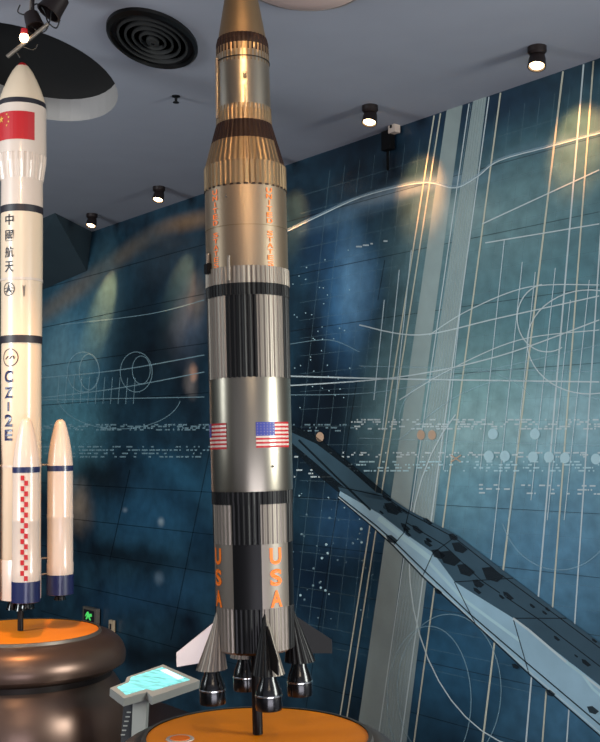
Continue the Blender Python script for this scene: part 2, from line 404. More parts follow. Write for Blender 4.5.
# rows of tiny code dashes
def code(x0, x1, ya, yb, rows, k, dens, slope=0.0):
    for r_ in range(rows):
        y = ya+(yb-ya)*r_/max(rows-1, 1); x = x0
        while x < x1:
            l = random.choice((1.5, 2.5, 4, 6))
            if random.random() < dens: wquad([(x, y+(x-x0)*slope), (x+l, y+(x-x0)*slope), (x+l, y+1.5+(x-x0)*slope), (x, y+1.5+(x-x0)*slope)], k, 7)
            x += l+random.choice((.8, 1.6, 3))
code(352, 600, 419, 428, 5, PALE, .5); code(285, 600, 452, 456, 3, PALE, .30); code(340, 600, 461, 470, 4, DOT, .5); code(290, 350, 466, 476, 4, PALE, .3)
code(41, 210, 424, 429, 4, FAINT, .6); code(41, 210, 446, 456, 4, FAINT, .6); code(480, 600, 484, 492, 3, PALE, .4, .01); code(357, 396, 246, 247, 1, PALE, .7, -.2)
code(285, 352, 424, 430, 3, FAINT, .5)
for (x, y) in ((494, 434), (536, 434), (490, 456), (506, 456), (534, 457), (550, 457), (566, 458), (597, 459)): wdisc(x, y, 5, 5.5, DOT, 8)
for (x, y) in ((321, 437), (422, 435), (433, 435)): wdisc(x, y, 4, 5, WDOT, 8)
for _ in range(60):
    x = random.uniform(292, 400); y = random.uniform(490, 620)
    s = random.uniform(.4, 1.3); wdisc(x, y, s, s, DOT if random.random() < .5 else FAINT, 1)
for _ in range(40):
    x = random.uniform(292, 350); y = random.uniform(250, 420); wdisc(x, y, .6, .6, DOT, 1)
wline([(452, 455), (462, 462)], 1.2, WDOT, 8); wline([(462, 455), (452, 462)], 1.2, WDOT, 8)
# painted space station: a long tube running down to the right
def st(X, Y): return (280+X/1.875, 490+Y/1.875)
up_ = [st(*q) for q in ((110, -8), (200, 8), (245, 38), (335, 85), (440, 165), (540, 240), (605, 288))]
mid = [st(*q) for q in ((115, 2), (190, 45), (235, 80), (290, 118), (330, 172), (440, 240), (605, 368))]
low = [st(*q) for q in ((112, 14), (180, 72), (215, 104), (270, 162), (370, 252), (470, 345), (605, 462))]
for k in range(6):
    wquad([up_[k], up_[k+1], mid[k+1], mid[k]], SM_, 9)
    wquad([mid[k], mid[k+1], low[k+1], low[k]], SL, 9)
def mix(a, b, t): return [(p[0]+(q[0]-p[0])*t, p[1]+(q[1]-p[1])*t) for p, q in zip(a, b)]
for t, t2, k in ((.62, 1, SD),): wline(mix(mid, low, .78), 1.4, SD, 10)
wline(low, 1.6, SD, 10); wline(mix(mid, low, .93), .8, PALE, 11); wline(mix(up_, mid, .12), 1.0, SD, 10); wline(mix(up_, mid, .55)[2:], 1.0, SD, 10)
wline(mix(mid, low, .25)[1:4], 5, DOT, 10); wline(mix(mid, low, .4)[3:6], 3, DOT, 10)
for k in range(40):
    a = random.randint(1, 5); t = random.random(); u = random.uniform(0, 1) ; P1 = mix(up_, mid, u)
    x = P1[a][0]+(P1[a+1][0]-P1[a][0])*t; y = P1[a][1]+(P1[a+1][1]-P1[a][1])*t; c = random.uniform(2, 6)
    wquad([(x-c, y-c*.8), (x-c*.2, y-c*.6), (x+c, y+c*.5), (x+c*.3, y+c*.8), (x-c*.8, y)], SD if random.random() < .6 else SM_, 11)
for (X, Y, c) in ((215, 35, 9), (213, 92, 6), (322, 128, 11), (352, 150, 9), (402, 158, 11), (340, 108, 8), (300, 120, 7), (375, 175, 6), (328, 88, 5), (510, 380, 5), (590, 412, 6), (300, 190, 4), (445, 330, 4)):
    x, y = st(X, Y); wquad([(x-c, y-c*.6), (x-c*.1, y-c*.7), (x+c, y+c*.2), (x+c*.4, y+c*.7), (x-c*.6, y+c*.4)], SD, 12)
for a in (2, 3, 4, 5): wline([mid[a], low[a]], .9, SD, 11); wline([up_[a], mid[a]], .9, SD, 11)
wline([st(440, 240), st(470, 262), st(540, 322), st(605, 372)], 2.2, PALE, 12); wline([st(540, 322), st(570, 345), st(590, 372), st(605, 385)], 2.5, DOT, 12)
wquad([(290, 424), (314, 434), (350, 462), (392, 497), (372, 500), (339, 492), (322, 478), (290, 446)], SD, 8)
wquad([(292, 432), (318, 444), (352, 470), (386, 500), (356, 496), (330, 474), (292, 442)], SM_, 9)
wline([(300, 440), (345, 484), (372, 510)], 2, SD, 10)
wall = obj('wall_back', WV, WF, WALLM, WM); tag(wall, kind='structure')
wall.matrix_world = Matrix(((E.x, N.x, 0, W0.x), (E.y, N.y, 0, W0.y), (0, 0, 1, 0), (0, 0, 0, 1)))

# ------------------------------------------------------------------ ceiling with two recesses, floor
def plane_ellipse(pts_c, rx, ry, rot, n=48):
    c = at_z(*pts_c, ZC); out = []
    for i in range(n):
        a = 2*math.pi*i/n; x, y = rx*math.cos(a), ry*math.sin(a)
        out.append((c.x+x*math.cos(rot)-y*math.sin(rot), c.y+x*math.sin(rot)+y*math.cos(rot)))
    return out
def outline_ellipse(cx, cy, rx, ry, rot, n=48):
    """ring on the ceiling plane surveyed from its outline"""
    out = []
    for i in range(n):
        a = 2*math.pi*i/n; x, y = rx*math.cos(a), ry*math.sin(a)
        p = at_z(cx+x*math.cos(R(rot))-y*math.sin(R(rot)), cy+x*math.sin(R(rot))+y*math.cos(R(rot)), ZC); out.append((p.x, p.y))
    return out
hole = outline_ellipse(24, 71, 98, 42, 18)
def ceiling():
    bm = bmesh.new()
    far1 = wall_pt(U1, ZC); far0 = wall_pt(U0, ZC)
    outer = [(far0.x, far0.y), (far1.x, far1.y), (far1.x, -4), (-9, -4), (-9, far0.y)]
    z = ZC
    ov = [bm.verts.new((x, y, z)) for x, y in outer]; hv = [bm.verts.new((x, y, z)) for x, y in hole]
    eds = [bm.edges.new((ov[i], ov[(i+1) % len(ov)])) for i in range(len(ov))]+[bm.edges.new((hv[i], hv[(i+1) % len(hv)])) for i in range(len(hv))]
    bmesh.ops.triangle_fill(bm, use_beauty=True, use_dissolve=False, edges=eds)
    for f in bm.faces: f.material_index = 0
    D = .17; tv = [bm.verts.new((x, y, z+D)) for x, y in hole]
    for i in range(len(hv)):
        f = bm.faces.new((hv[i], hv[(i+1) % len(hv)], tv[(i+1) % len(hv)], tv[i])); f.material_index = 1
    f = bm.faces.new(tv); f.material_index = 2
    me = bpy.data.meshes.new('ceiling'); bm.to_mesh(me); bm.free()
    for k in ('ceil', 'ceil_in', 'black'): me.materials.append(M[k])
    o = bpy.data.objects.new('ceiling', me); COL.objects.link(o); tag(o, kind='structure')
ceiling()
f0, f1 = wall_pt(U0, 0), wall_pt(U1, 0)
fl = obj('floor', [(f0.x, f0.y, 0), (f1.x, f1.y, 0), (f1.x, -4, 0), (-9, -4, 0), (-9, f0.y, 0)], [(0, 1, 2, 3, 4)], M['floor']); tag(fl, kind='structure'); fixn(fl)
wl = prism('wall_left', [(-9, -4, 0), (-9, f0.y, 0), (-9, f0.y, ZC), (-9, -4, ZC)], (-.1, 0, 0), [M['tower']]); tag(wl, kind='structure')
wf = prism('wall_far', [(-9, f0.y, 0), (f0.x, f0.y, 0), (f0.x, f0.y, ZC), (-9, f0.y, ZC)], (0, .1, 0), [M['tower']]); tag(wf, kind='structure')
# slate bulkhead at the top of the wall
A = at_z(55, 213, ZC); B = wall_pt(wall_uv(92, 231.7).x, ZC); Cc = wall_pt(wall_uv(5, 261).x, ZC)
Ee = wall_pt(*wall_uv(87, 271)); Ff = wall_pt(*wall_uv(42, 290)); Gg = wall_pt(*wall_uv(5, 305)); Hh = at_z(20, 228, ZC)
o = fixn(obj('trim_1', [A, B, Cc, Ee, Ff, Gg, Hh], [(0, 1, 3), (0, 3, 4), (0, 4, 5, 6), (6, 5, 2), (0, 6, 2, 1), (1, 2, 5, 4, 3)], M['tower'])); tag(o, kind='structure')

# round dark ceiling diffuser
def on_ceiling_round(name, out, rings, mats, label, cat, dz=.0):
    cx = sum(p[0] for p in out)/len(out); cy = sum(p[1] for p in out)/len(out)
    root = empty(name, (cx, cy, ZC), label=label, cat=cat)
    return root, [(x-cx, y-cy) for x, y in out]
def ringed(name, rel, prof, m, parent):
    """prof: (scale, z) pairs swept round the outline"""
    n = len(rel); vs = []; fs = []
    for (s, z) in prof: vs += [(x*s, y*s, z) for x, y in rel]
    for k in range(len(prof)-1):
        for i in range(n): j = (i+1) % n; fs.append((k*n+i, k*n+j, (k+1)*n+j, (k+1)*n+i))
    fs.append(tuple(range(n))); fs.append(tuple((len(prof)-1)*n+i for i in range(n)))
    return sharp(fixn(obj(name, vs, fs, m, None, parent, True)))
root, rel = on_ceiling_round('ceiling_diffuser', outline_ellipse(152, 36.5, 48, 26, 20), 0, 0, 'round black ringed air diffuser set flat in the grey ceiling', 'air diffuser')
ringed('rim', rel, [(1, 0), (1, -.02), (.93, -.035), (.90, -.02), (.90, -.004), (.90, 0)], M['dark'], root)
dm = mat('diffuser_black', (22, 23, 24), .8, .0)
ringed('plate', rel, [(.9, 0), (.9, -.006), (.1, -.006), (.1, 0)], M['black'], root)
for s in (.78, .62, .46, .3): ringed('louvre_ring', rel, [(s, -.006), (s, -.022), (s-.035, -.03), (s-.05, -.022), (s-.05, -.006)], dm, root)
ringed('hub', rel, [(.14, -.006), (.14, -.035), (.05, -.045), (.05, -.006)], dm, root)
root, rel = on_ceiling_round('ceiling_dome', outline_ellipse(303, -22, 62, 30, 4), 0, 0, 'pale round ceiling dome beside the tip of the tall silver rocket', 'ceiling dome')
ringed('dome', rel, [(1, 0), (1, -.012), (.9, -.03), (.6, -.05), (.2, -.058), (.02, -.06), (.02, 0)], M['pale'], root)
ringed('rim', rel, [(1.04, 0), (1.04, -.012), (1.0, -.016), (1.0, 0)], M['ceil_in'], root)
p = at_z(176, 96, ZC)
root = empty('sprinkler_head', p, label='small dark sprinkler head on the bare grey ceiling', cat='sprinkler')
lathe('escutcheon', [(.03, 0), (.03, -.006), (.012, -.012)], M['dark'], root, 24)
lathe('nozzle', [(.01, -.012), (.01, -.04), (.022, -.045), (.022, -.049)], M['dark'], root, 20)

# ------------------------------------------------------------------ ceiling spotlights
def lamp_fixture(base, aim, label, group, s=1.0, power=0, deg=60, tgt=None, lit=True, col=WARM):
    root = empty('ceiling_spotlight', base, label=label, cat='spotlight', group=group)
    lathe('ceiling_mount', [(.062*s, 0), (.062*s, -.035*s), (.05*s, -.05*s)], M['lampcan'], root, 28)
    tube('yoke', [(0, 0, -.04*s), (0, 0, -.075*s)], .014*s, M['lampcan'], root)
    d = (Vector(aim)).normalized(); q = d.to_track_quat('-Z', 'Y')
    c = Vector((0, 0, -.085*s))
    can = lathe('lamp_head', [(.02*s, .052*s), (.045*s, .04*s), (.055*s, 0), (.06*s, -.055*s), (.052*s, -.056*s), (.046*s, -.03*s)], M['lampcan'], root, 28, caps=(True, False))
    can.location = c; can.rotation_euler = q.to_euler()
    bl = lathe('bulb', [(.004*s, -.062*s), (.025*s, -.059*s), (.044*s, -.047*s), (.046*s, -.034*s), (.01*s, -.032*s)], M['bulb'] if lit else M['chrome'], root, 24)
    bl.location = c; bl.rotation_euler = q.to_euler()
    if power:
        bp = Vector(base)+c+d*(.08*s)
        spot('lamp_light', bp, tgt if tgt is not None else bp+d, power, deg, col, .8, .03)
    return root
LMP = [(537, 47, 'ceiling spotlight with glowing bulb nearest the right edge of the mural wall'),
       (370, 106, 'ceiling spotlight with glowing bulb between the right edge lamp and the silver rocket'),
       (252, 150, 'ceiling spotlight hidden behind the tall silver rocket'),
       (159, 187, 'ceiling spotlight with glowing bulb just left of the silver rocket'),
       (92, 214, 'ceiling spotlight with glowing bulb beside the slate bulkhead')]
LP = {537: (-.05, -.55, 75, 50), 370: (.0, -.55, 75, 50), 252: (-.12, -.5, 75, 50), 159: (-.40, -1.0, 130, 36), 92: (-.62, -1.05, 190, 34)}
for (x, y, lb) in LMP:
    b = at_z(x, y, ZC)
    q = LP.get(x)
    tgt = b + N*.55 + E*q[0] + Vector((0, 0, q[1]))
    lamp_fixture(b, Vector((-.15, -.30, -1)), lb, 'spotlights washing the mural', .95, q[2], q[3], tgt, col=(1, .40, .12) if q[3] == 50 else WARM)

# ------------------------------------------------------------------ the tall silver rocket
ZD = 1.45
S0 = at_z(257.8, 735, ZD)
SY = S0.y
def zy(py, y):
    t = (371-py)/F; return CAM.z + y*(t*math.cos(PITCH)+math.sin(PITCH))/(math.cos(PITCH)-t*math.sin(PITCH))
def sz(py, rpx=40, Y=None, base=None):
    Y = SY if Y is None else Y
    r = rpx*Y/F; return zy(py, Y-r)-ZD
def sr(rpx, py, Y=None):
    Y = SY if Y is None else Y
    z = zy(py, Y); dep = Y*math.cos(PITCH)+(z-CAM.z)*math.sin(PITCH); return rpx*dep/F
def P(l): return [(sr(r, y), sz(y, r)) for (r, y) in l]
rk = empty('rocket_model', S0, label='tall silver and black rocket model with orange lettering on a black pole', cat='rocket model')
rk.rotation_euler = (0, R(-1.50), R(2.3)); rk.location.z += .004
def bw(a):  # black or light quarter pattern
    return 0 if ((a-12) % 90) < 46 else 1
LD = [M['light'], M['dark']]
lathe('escape_tower', P([(.6, -128), (2, -118), (2, -90), (2.6, -88), (2.6, -84)]), M['light'], rk, 24)
lathe('command_module', P([(3, -84), (10.5, -62), (11, -60)]), M['silver'], rk, 48)
lathe('service_module', P([(11, -60), (11, -30), (12, -28)]), M['silver'], rk, 64)
lathe('nose_cone', P([(12, -28), (18, 0), (24.2, 33)]), M['bronze'], rk, 96)
lathe('brown_band', P([(24.8, 32), (26.2, 37), (26.4, 49)]), M['brown'], rk, flute=36, depth=.02)
lathe('upper_collar', P([(26.4, 42), (26.6, 60)]), M['bronze'], rk, flute=40, depth=.02)
lathe('third_stage', P([(26.2, 49), (26.5, 60), (27, 104), (27, 118)]), M['steel'], rk, 96)
lathe('lower_collar', P([(27.4, 103), (27.9, 119)]), M['bronze'], rk, flute=40, depth=.02)
lathe('collar_rings', P([(27.2, 55.5), (27.2, 56.5)]), M['dark'], rk, 72)
lathe('adapter_cone', P([(28, 119), (33.5, 137), (33.9, 138), (40.4, 160)]), [M['bronze'], M['brown']], rk, matfn=lambda k, a: 1 if k == 0 or (62 < a < 118) else 0, flute=44, depth=.018)
lathe('ribbed_collar', P([(41, 159.5), (41.2, 184)]), M['bronze'], rk, flute=48, depth=.02)
lathe('rivet_ring', P([(41.4, 183), (41.4, 184.6)]), M['brown'], rk, flute=36, depth=.03)
lathe('second_stage', P([(40.5, 184), (40.8, 225), (41, 267)]), M['silver'], rk, 128)
lathe('stage_seam', P([(41.1, 224.6), (41.1, 225.4)]), M['bronze'], rk, 96)
lathe('ribbed_ring', P([(41.9, 266), (42.2, 283)]), M['light'], rk, flute=56, depth=.018)
lathe('black_collar', P([(41.6, 283), (41.6, 295)]), M['dark'], rk, flute=56, depth=.018)
lathe('interstage', P([(41, 295), (41, 378)]), LD, rk, flute=48, depth=.024, matfn=lambda k, a: bw(a), phase=R(1))
lathe('silver_tank', P([(40.3, 377.5), (40.5, 379), (40.7, 440), (40.7, 491), (40.3, 493)]), M['steel'], rk, 128)
lathe('lower_black_collar', P([(40.7, 493), (40.7, 506)]), M['dark'], rk, flute=48, depth=.02)
lathe('lower_fluted_section', P([(40, 505), (39.8, 546)]), LD, rk, flute=48, depth=.024, matfn=lambda k, a: bw(a))
lathe('lettered_tank', P([(39.3, 546), (39.2, 611)]), [M['light'], M['dark']], rk, 128, matfn=lambda k, a: bw(a))
lathe('tail_section', P([(39.4, 611), (39.3, 655), (36, 657)]), LD, rk, flute=48, depth=.024, matfn=lambda k, a: bw(a))
# painted letters
def stack(s, ang, x_py0, x_py1, rpx, wd, ht, bold):
    out = []; n = len(s)
    for i, ch in enumerate(s):
        if ch == ' ': continue
        py = x_py0+(x_py1-x_py0)*i/(n-1); out.append((ch, ang, sz(py, rpx), wd*SY/F*(.2 if ch == chr(73) else 1), ht*SY/F, bold))
    return out
letters('orange_lettering', stack('UNITED STATES', 34, 190, 264, 40.8, 6.6, 4.7, .014), sr(41.05, 225), M['orange_ink'], rk)
letters('orange_lettering', stack('UNITED STATES', -46, 190, 264, 40.8, 6.8, 4.7, .014), sr(41.05, 225), M['orange_ink'], rk)
letters('orange_lettering', stack('USA', 33, 558.5, 601.5, 39.3, 13.5, 16, .035), sr(39.3, 580), M['orange_ink'], rk)
letters('orange_lettering', stack('USA', -63, 558.5, 601.5, 39.3, 13.5, 16, .035), sr(39.3, 580), M['orange_ink'], rk)
# flags
def flag(a0, a1, py0, py1):
    r = sr(40.75, 435)+.0015; z1, z0 = sz(py0, 40.7), sz(py1, 40.7); V, Fc, mi = [], [], []
    for i in range(13):
        za = z1+(z0-z1)*i/13; zb = z1+(z0-z1)*(i+1)/13; patch(V, Fc, mi, r, a0, a1, zb, za, 0 if i % 2 == 0 else 1)
    f = obj('striped_flag', V, Fc, [M['red'], M['white']], mi, rk)
    V, Fc, mi = [], [], []; a2 = a0+(a1-a0)*.48; z2 = z1+(z0-z1)*7/13
    patch(V, Fc, mi, r+.0008, a0, a2, z2, z1, 0)
    for j in range(5):
        for i in range(6):
            aa = a0+(a2-a0)*(i+.5)/6; zz = z1+(z2-z1)*(j+.5)/5; patch(V, Fc, mi, r+.0014, aa-.35, aa+.35, zz-.0012, zz+.0012, 1, 1)
    obj('starred_canton', V, Fc, [M['blue'], M['white']], mi, f)
flag(7, 64, 423.2, 449); flag(-102, -35, 423.2, 449.5)
# conduits and small fittings on the hull
def hullpt(ang, rpx, py, out=0):
    r = sr(rpx, py)+out; return (r*math.sin(R(ang)), -r*math.cos(R(ang)), sz(py, rpx))
tube('side_conduit', [hullpt(-66, 26.6, 54, .004), hullpt(-66, 27.6, 114, .004)], .006, M['light'], rk)
tube('front_conduit', [hullpt(3, 26.8, 86, .001), hullpt(3, 27.2, 118, .003)], .003, M['silver'], rk)
box('hatch', hullpt(4, 26.6, 76, .004), (.014, .012, .026), M['dark'], rk, 0, .002)
box('hatch_cover', hullpt(4, 26.6, 74, .009), (.010, .008, .012), M['light'], rk, 0, .002)
tube('ribbed_ring_pipe', [hullpt(-24, 41.3, 256, .006), hullpt(-24, 42.2, 281, .006)], .006, M['light'], rk)
tube('ribbed_ring_pipe', [hullpt(-62, 41.3, 250, .006), hullpt(-62, 42.2, 263, .006)], .006, M['light'], rk)
box('dark_bracket', hullpt(-64, 41.3, 265, .006), (.03, .02, .04), M['dark'], rk, R(-60), .003)
bmk = lathe('fitting', [(.001, .006), (.006, 0), (.001, -.006)], M['chrome'], rk, 16); bmk.location = hullpt(-26, 40.8, 196, .004)
bmk = lathe('fitting', [(.001, .004), (.004, 0), (.001, -.004)], M['chrome'], rk, 16); bmk.location = hullpt(30, 40.7, 468, .003)
lathe('black_pole', [(.019, sz(655, 10)), (.019, 0)], M['dark'], rk, 32)
# engine fairings with fins, engines
PX = SY/F
zt, zb = sz(615, 40), zy(666, SY)-ZD
for k, ang in enumerate((15, 105, 195, 285)):
    a = R(ang); rad = 45*PX; cx, cy = rad*math.sin(a), -rad*math.cos(a)
    # slanted half cone lying on the hull: apex at the hull, mouth below and outward
    n = 64; V = []; Fc = []; mi = []; rows = 10
    for s in range(rows+1):
        t = s/rows; z = zt+(zb-zt)*t; rc = 37*PX+(rad-37*PX)*t; rr = (1.2+14.3*t)*PX
        for i in range(n):
            b = 2*math.pi*i/n; q = rr*(1-.05*(i % 4 >= 2)); V.append((rc*math.sin(a)+q*math.sin(b+a), -rc*math.cos(a)-q*math.cos(b+a), z))
    for s in range(rows):
        for i in range(n): j = (i+1) % n; Fc.append((s*n+i, (s+1)*n+i, (s+1)*n+j, s*n+j)); mi.append(0 if (i+.5)/n < .5 else 1)
    Fc.append(tuple(range(n))); mi.append(1); Fc.append(tuple(rows*n+i for i in range(n))[::-1]); mi.append(1)
    fr = fixn(obj('engine_fairing', V, Fc, LD, mi, rk))
    # fin
    ux, uy = math.sin(a), -math.cos(a); tx, ty = math.cos(a), math.sin(a)
    pr = [(38*PX, sz(624, 40)), (79*PX, zy(647, SY)-ZD), (79*PX, zy(661, SY)-ZD), (46*PX, zy(658, SY)-ZD)]
    V = []
    for sgn in (-1, 1):
        for (rr, z), th in zip(pr, (.006, .002, .002, .006)): V.append((ux*rr+tx*th*sgn, uy*rr+ty*th*sgn, z))
    Fc = [(0, 1, 2, 3), (7, 6, 5, 4), (0, 4, 5, 1), (1, 5, 6, 2), (2, 6, 7, 3), (3, 7, 4, 0)]
    fixn(obj('fin', V, Fc, [M['dark'], M['white']], [0, 1, 0, 0, 0, 0], fr))
    e0 = zy(678, SY)-ZD; z_ = lambda d: zb-d*PX
    nz_ = lathe('engine_nozzle', [(7*PX, z_(-4)), (8*PX, z_(5)), (11*PX, z_(12)), (12.4*PX, z_(18)), (12.8*PX, z_(30)), (12.2*PX, z_(33)), (11.2*PX, z_(33)), (10*PX, z_(22))], M['nozzle'], rk, 48, center=(cx*.98, cy*.98))
    lathe('nozzle_ring', [(12.6*PX, z_(18.5)), (13.1*PX, z_(19)), (13.1*PX, z_(20)), (12.6*PX, z_(20.4))], M['chrome'], nz_, 48, center=(cx*.98, cy*.98))

# ------------------------------------------------------------------ pedestals
def pedestal(c, r0, sc, label, darktop=False):
    root = empty('display_pedestal', (c.x, c.y, 0), label=label, cat='pedestal', group=None)
    z = ZD; s = sc; hs = .8
    lathe('orange_disc', [(r0, z), (r0, z-.012)], M['orange'], root, 128)
    lathe('disc_rim', [(r0+.001, z+.004), (r0+.014, z+.004), (r0+.022, z-.02), (r0+.001, z-.02)], M['rim'], root, 128, caps=(False, False))
    pr = []
    for i in range(13):
        t = i/12*math.pi/2*1.15
        pr.append((r0+.016+(.145*s)*math.sin(t) if t < math.pi/2 else r0+.016+.145*s*math.sin(t), z-.012-.135*s*(1-math.cos(t))))
    pr += [(r0+.13*s, z-.195*s), (r0+.09*s, z-.218*s)]
    lathe('saucer_top', pr, M['ped'], root, 128)
    lathe('recessed_waist', [(r0+.088*s, z-.218*s), (r0+.085*s, z-.25*s)], M['ped_dark'], root, 96)
    pr = []
    for i in range(17):
        t = -math.pi/2*.62+i/16*(math.pi/2*.62+math.pi/2*.9)
        pr.append((r0-.04+.22*s*math.cos(t), z-.25*s-.33*(math.sin(t)-math.sin(-math.pi/2*.62))))
    zl = pr[-1][1]
    lathe('lower_bowl', pr+[(r0*.55, zl-.05)], M['ped'], root, 128)
    lathe('foot', [(r0*.55, zl-.05), (r0*.5, .05), (r0*.62, .04), (r0*.62, 0)], M['ped_dark'], root, 96)
    return root
pS = pedestal(S0, 108*PX, .8, 'bronze pedestal with orange disc top under the tall silver rocket')
# white oval badge on the disc
bp = at_z(180, 739, ZD)
o = lathe('badge', [(.05, .003), (.052, 0)], M['white'], pS, 40); o.location = (bp.x-S0.x, bp.y-S0.y, ZD)
V = []
o2 = lathe('badge_centre', [(.036, .0045), (.037, .003)], M['orange_ink'], o, 40)

L0 = at_z(22, 631, ZD); LY = L0.y; PL = LY/F
pL = pedestal(L0, 74*PL, 1.0, 'bronze saucer shaped pedestal with orange disc top under the white rocket')

# ------------------------------------------------------------------ the white rocket with boosters
def lz(py, rpx=21): return zy(py, LY-rpx*LY/F)-ZD
def lr(rpx, py): z = zy(py, LY); return rpx*(LY*math.cos(PITCH)+(z-CAM.z)*math.sin(PITCH))/F
def Q(l): return [(lr(r, y), lz(y, r)) for (r, y) in l]
cz = empty('booster_rocket_model', L0, label='white rocket model with four strap-on boosters, red flag and dark bands', cat='rocket model')
lathe('red_tip', Q([(.6, 63.5), (3, 64), (6, 66.2)]), M['red'], cz, 48)
lathe('nose_fairing', Q([(6, 66), (10, 70), (14, 76.5), (18, 84.5), (21, 92), (22.6, 98)]), M['cream'], cz, 96)
lathe('black_band', Q([(22.9, 98), (23.4, 103)]), M['ink'], cz, 96)
lathe('fairing', Q([(23.3, 103), (23.6, 148), (23.4, 152)]), M['white'], cz, 96)
lathe('fluted_taper', Q([(23.6, 151), (23.2, 160), (20.6, 178)]), M['white'], cz, flute=26, depth=.04)
lathe('upper_body', Q([(20.2, 177), (20.4, 205)]), M['white'], cz, 96)
lathe('black_band', Q([(20.7, 204.5), (20.7, 211.5)]), M['ink'], cz, 96)
lathe('lettered_body', Q([(20.4, 211), (20.4, 278)]), M['cream'], cz, 96)
lathe('seam_ring', Q([(20.8, 277.5), (20.8, 280)]), M['white'], cz, 96)
lathe('middle_body', Q([(20.0, 279), (20, 336)]), M['cream'], cz, 96)
lathe('black_band', Q([(20.3, 335.5), (20.3, 343)]), M['ink'], cz, 96)
lathe('core_body', Q([(19.6, 342), (19.6, 596), (18.5, 598)]), M['cream'], cz, 96)
lathe('seam_ring', Q([(19.8, 466), (19.8, 468)]), M['white'], cz, 96)
lathe('core_base', Q([(19, 560), (20, 562), (20, 602)]), M['white'], cz, 96)
for dx, dy in ((-8, 0), (8, 0), (0, -8), (0, 8)):
    lathe('core_engine', [(3*PL, lz(596)), (4*PL, lz(606)), (6*PL, lz(613)), (5.2*PL, lz(613))], M['nozzle'], cz, 28, center=(dx*PL, dy*PL))
lathe('black_pole', [(.017, lz(600)), (.017, 0)], M['dark'], cz, 28)
cz.rotation_euler = (0, R(-.9), R(15)); cz.location.z += .004; cz.location.x -= .009
# flag (red with one large and four small stars)
V, Fc, mi = [], [], []
rF = lr(23.65, 126)+.002
patch(V, Fc, mi, rF, -72, 29, lz(140, 23.6), lz(112, 23.6), 0, 12)
fg = obj('red_flag', V, Fc, [M['red']], mi, cz)
# text
gold = mat('pale_gold', (214, 170, 70), .5)
def star(ang, py, rad):
    V = []; r = rF+.0015
    for i in range(10):
        q = rad*(1 if i % 2 == 0 else .4)*PL; a = R(ang)+q*math.sin(math.pi*i/5)/r
        V.append((r*math.sin(a), -r*math.cos(a), lz(py, 23.6)+q*math.cos(math.pi*i/5)))
    obj('star', V, [tuple(range(10))], gold, None, fg)
for q in ((-56, 119, 4), (-38, 115, 1.3), (-33, 118, 1.3), (-33, 122.5, 1.3), (-38, 126, 1.3)): star(*q)
def cz_text(rows, rpx, m, name='dark_lettering'):
    letters(name, [(ch, ang, lz(py, rpx), wd*PL, ht*PL, b) for (ch, ang, py, wd, ht, b) in rows], lr(rpx, rows[0][2])+.002, m, cz)
cz_text([(ch, -36, py, 10, 11, .012) for ch, py in zip('中國航天', (220, 236, 252.5, 267))], 20.4, M['ink'])
cz_text([('C', -38, 377, 10, 12, .03), ('Z', -38, 393, 10, 11, .03), ('I', -38, 407, 2.2, 9, .02), ('2', -38, 421, 9.5, 12, .03), ('E', -38, 435.5, 9.5, 11, .03)], 19.6, M['navy'])
def emblem(ang, py, rpx, rad, style):
    V, Fc, mi = [], [], []; r = lr(rpx, py)+.002; z0 = lz(py, rpx)
    def pt(x, y): a = R(ang)+x*PL/r; return (r*math.sin(a), -r*math.cos(a), z0+y*PL)
    n = 40
    for i in range(n):
        a, b = 2*math.pi*i/n, 2*math.pi*(i+1)/n; q = len(V)
        V.extend([pt(rad*math.cos(a), rad*math.sin(a)), pt(rad*math.cos(b), rad*math.sin(b)), pt((rad-.9)*math.cos(b), (rad-.9)*math.sin(b)), pt((rad-.9)*math.cos(a), (rad-.9)*math.sin(a))])
        Fc.append((q, q+1, q+2, q+3))
    def poly(pp): q = len(V); V.extend([pt(*c) for c in pp]); Fc.append(tuple(range(q, q+len(pp))))
    if style == 'arrow':
        poly([(0, rad*.85), (-rad*.55, -rad*.75), (0, -rad*.25)]); poly([(0, rad*.85), (0, -rad*.25), (rad*.55, -rad*.75)])
        for y in (-2, 1): poly([(-rad*.9, y), (-rad*.35, y+.6), (-rad*.35, y-.2), (-rad*.9, y-.8)]); poly([(rad*.35, y+.6), (rad*.9, y), (rad*.9, y-.8), (rad*.35, y-.2)])
    else:
        poly([(-rad*.7, -1.5), (-rad*.3, 1.5), (-rad*.1, 1.5), (-rad*.5, -1.5)]); poly([(-rad*.1, -1.5), (rad*.15, 1.8), (rad*.3, 1.8), (rad*.1, -1.5)])
        poly([(rad*.3, 1.8), (rad*.45, -1.5), (rad*.6, -1.5), (rad*.5, 1.8)]); poly([(-rad*.5, 0), (rad*.7, .6), (rad*.7, .1), (-rad*.5, -.5)])
    obj('round_emblem', V, Fc, M['ink'], None, cz)
emblem(-38, 289.5, 20, 6.8, 'arrow'); emblem(-34, 358, 19.6, 9, 'swirl')
V, Fc, mi = [], [], []; r = lr(20, 290)+.002
for (a0, a1) in ((3, 8),):
    q = len(V)
    for (aa, py) in ((2, 285), (6, 287.5), (10, 285), (8, 296), (6, 298), (4, 296)): V.append((r*math.sin(R(aa)), -r*math.cos(R(aa)), lz(py, 20)))
    Fc.append(tuple(range(q, q+6)))
obj('vent_mark', V, Fc, M['rim'], None, cz)
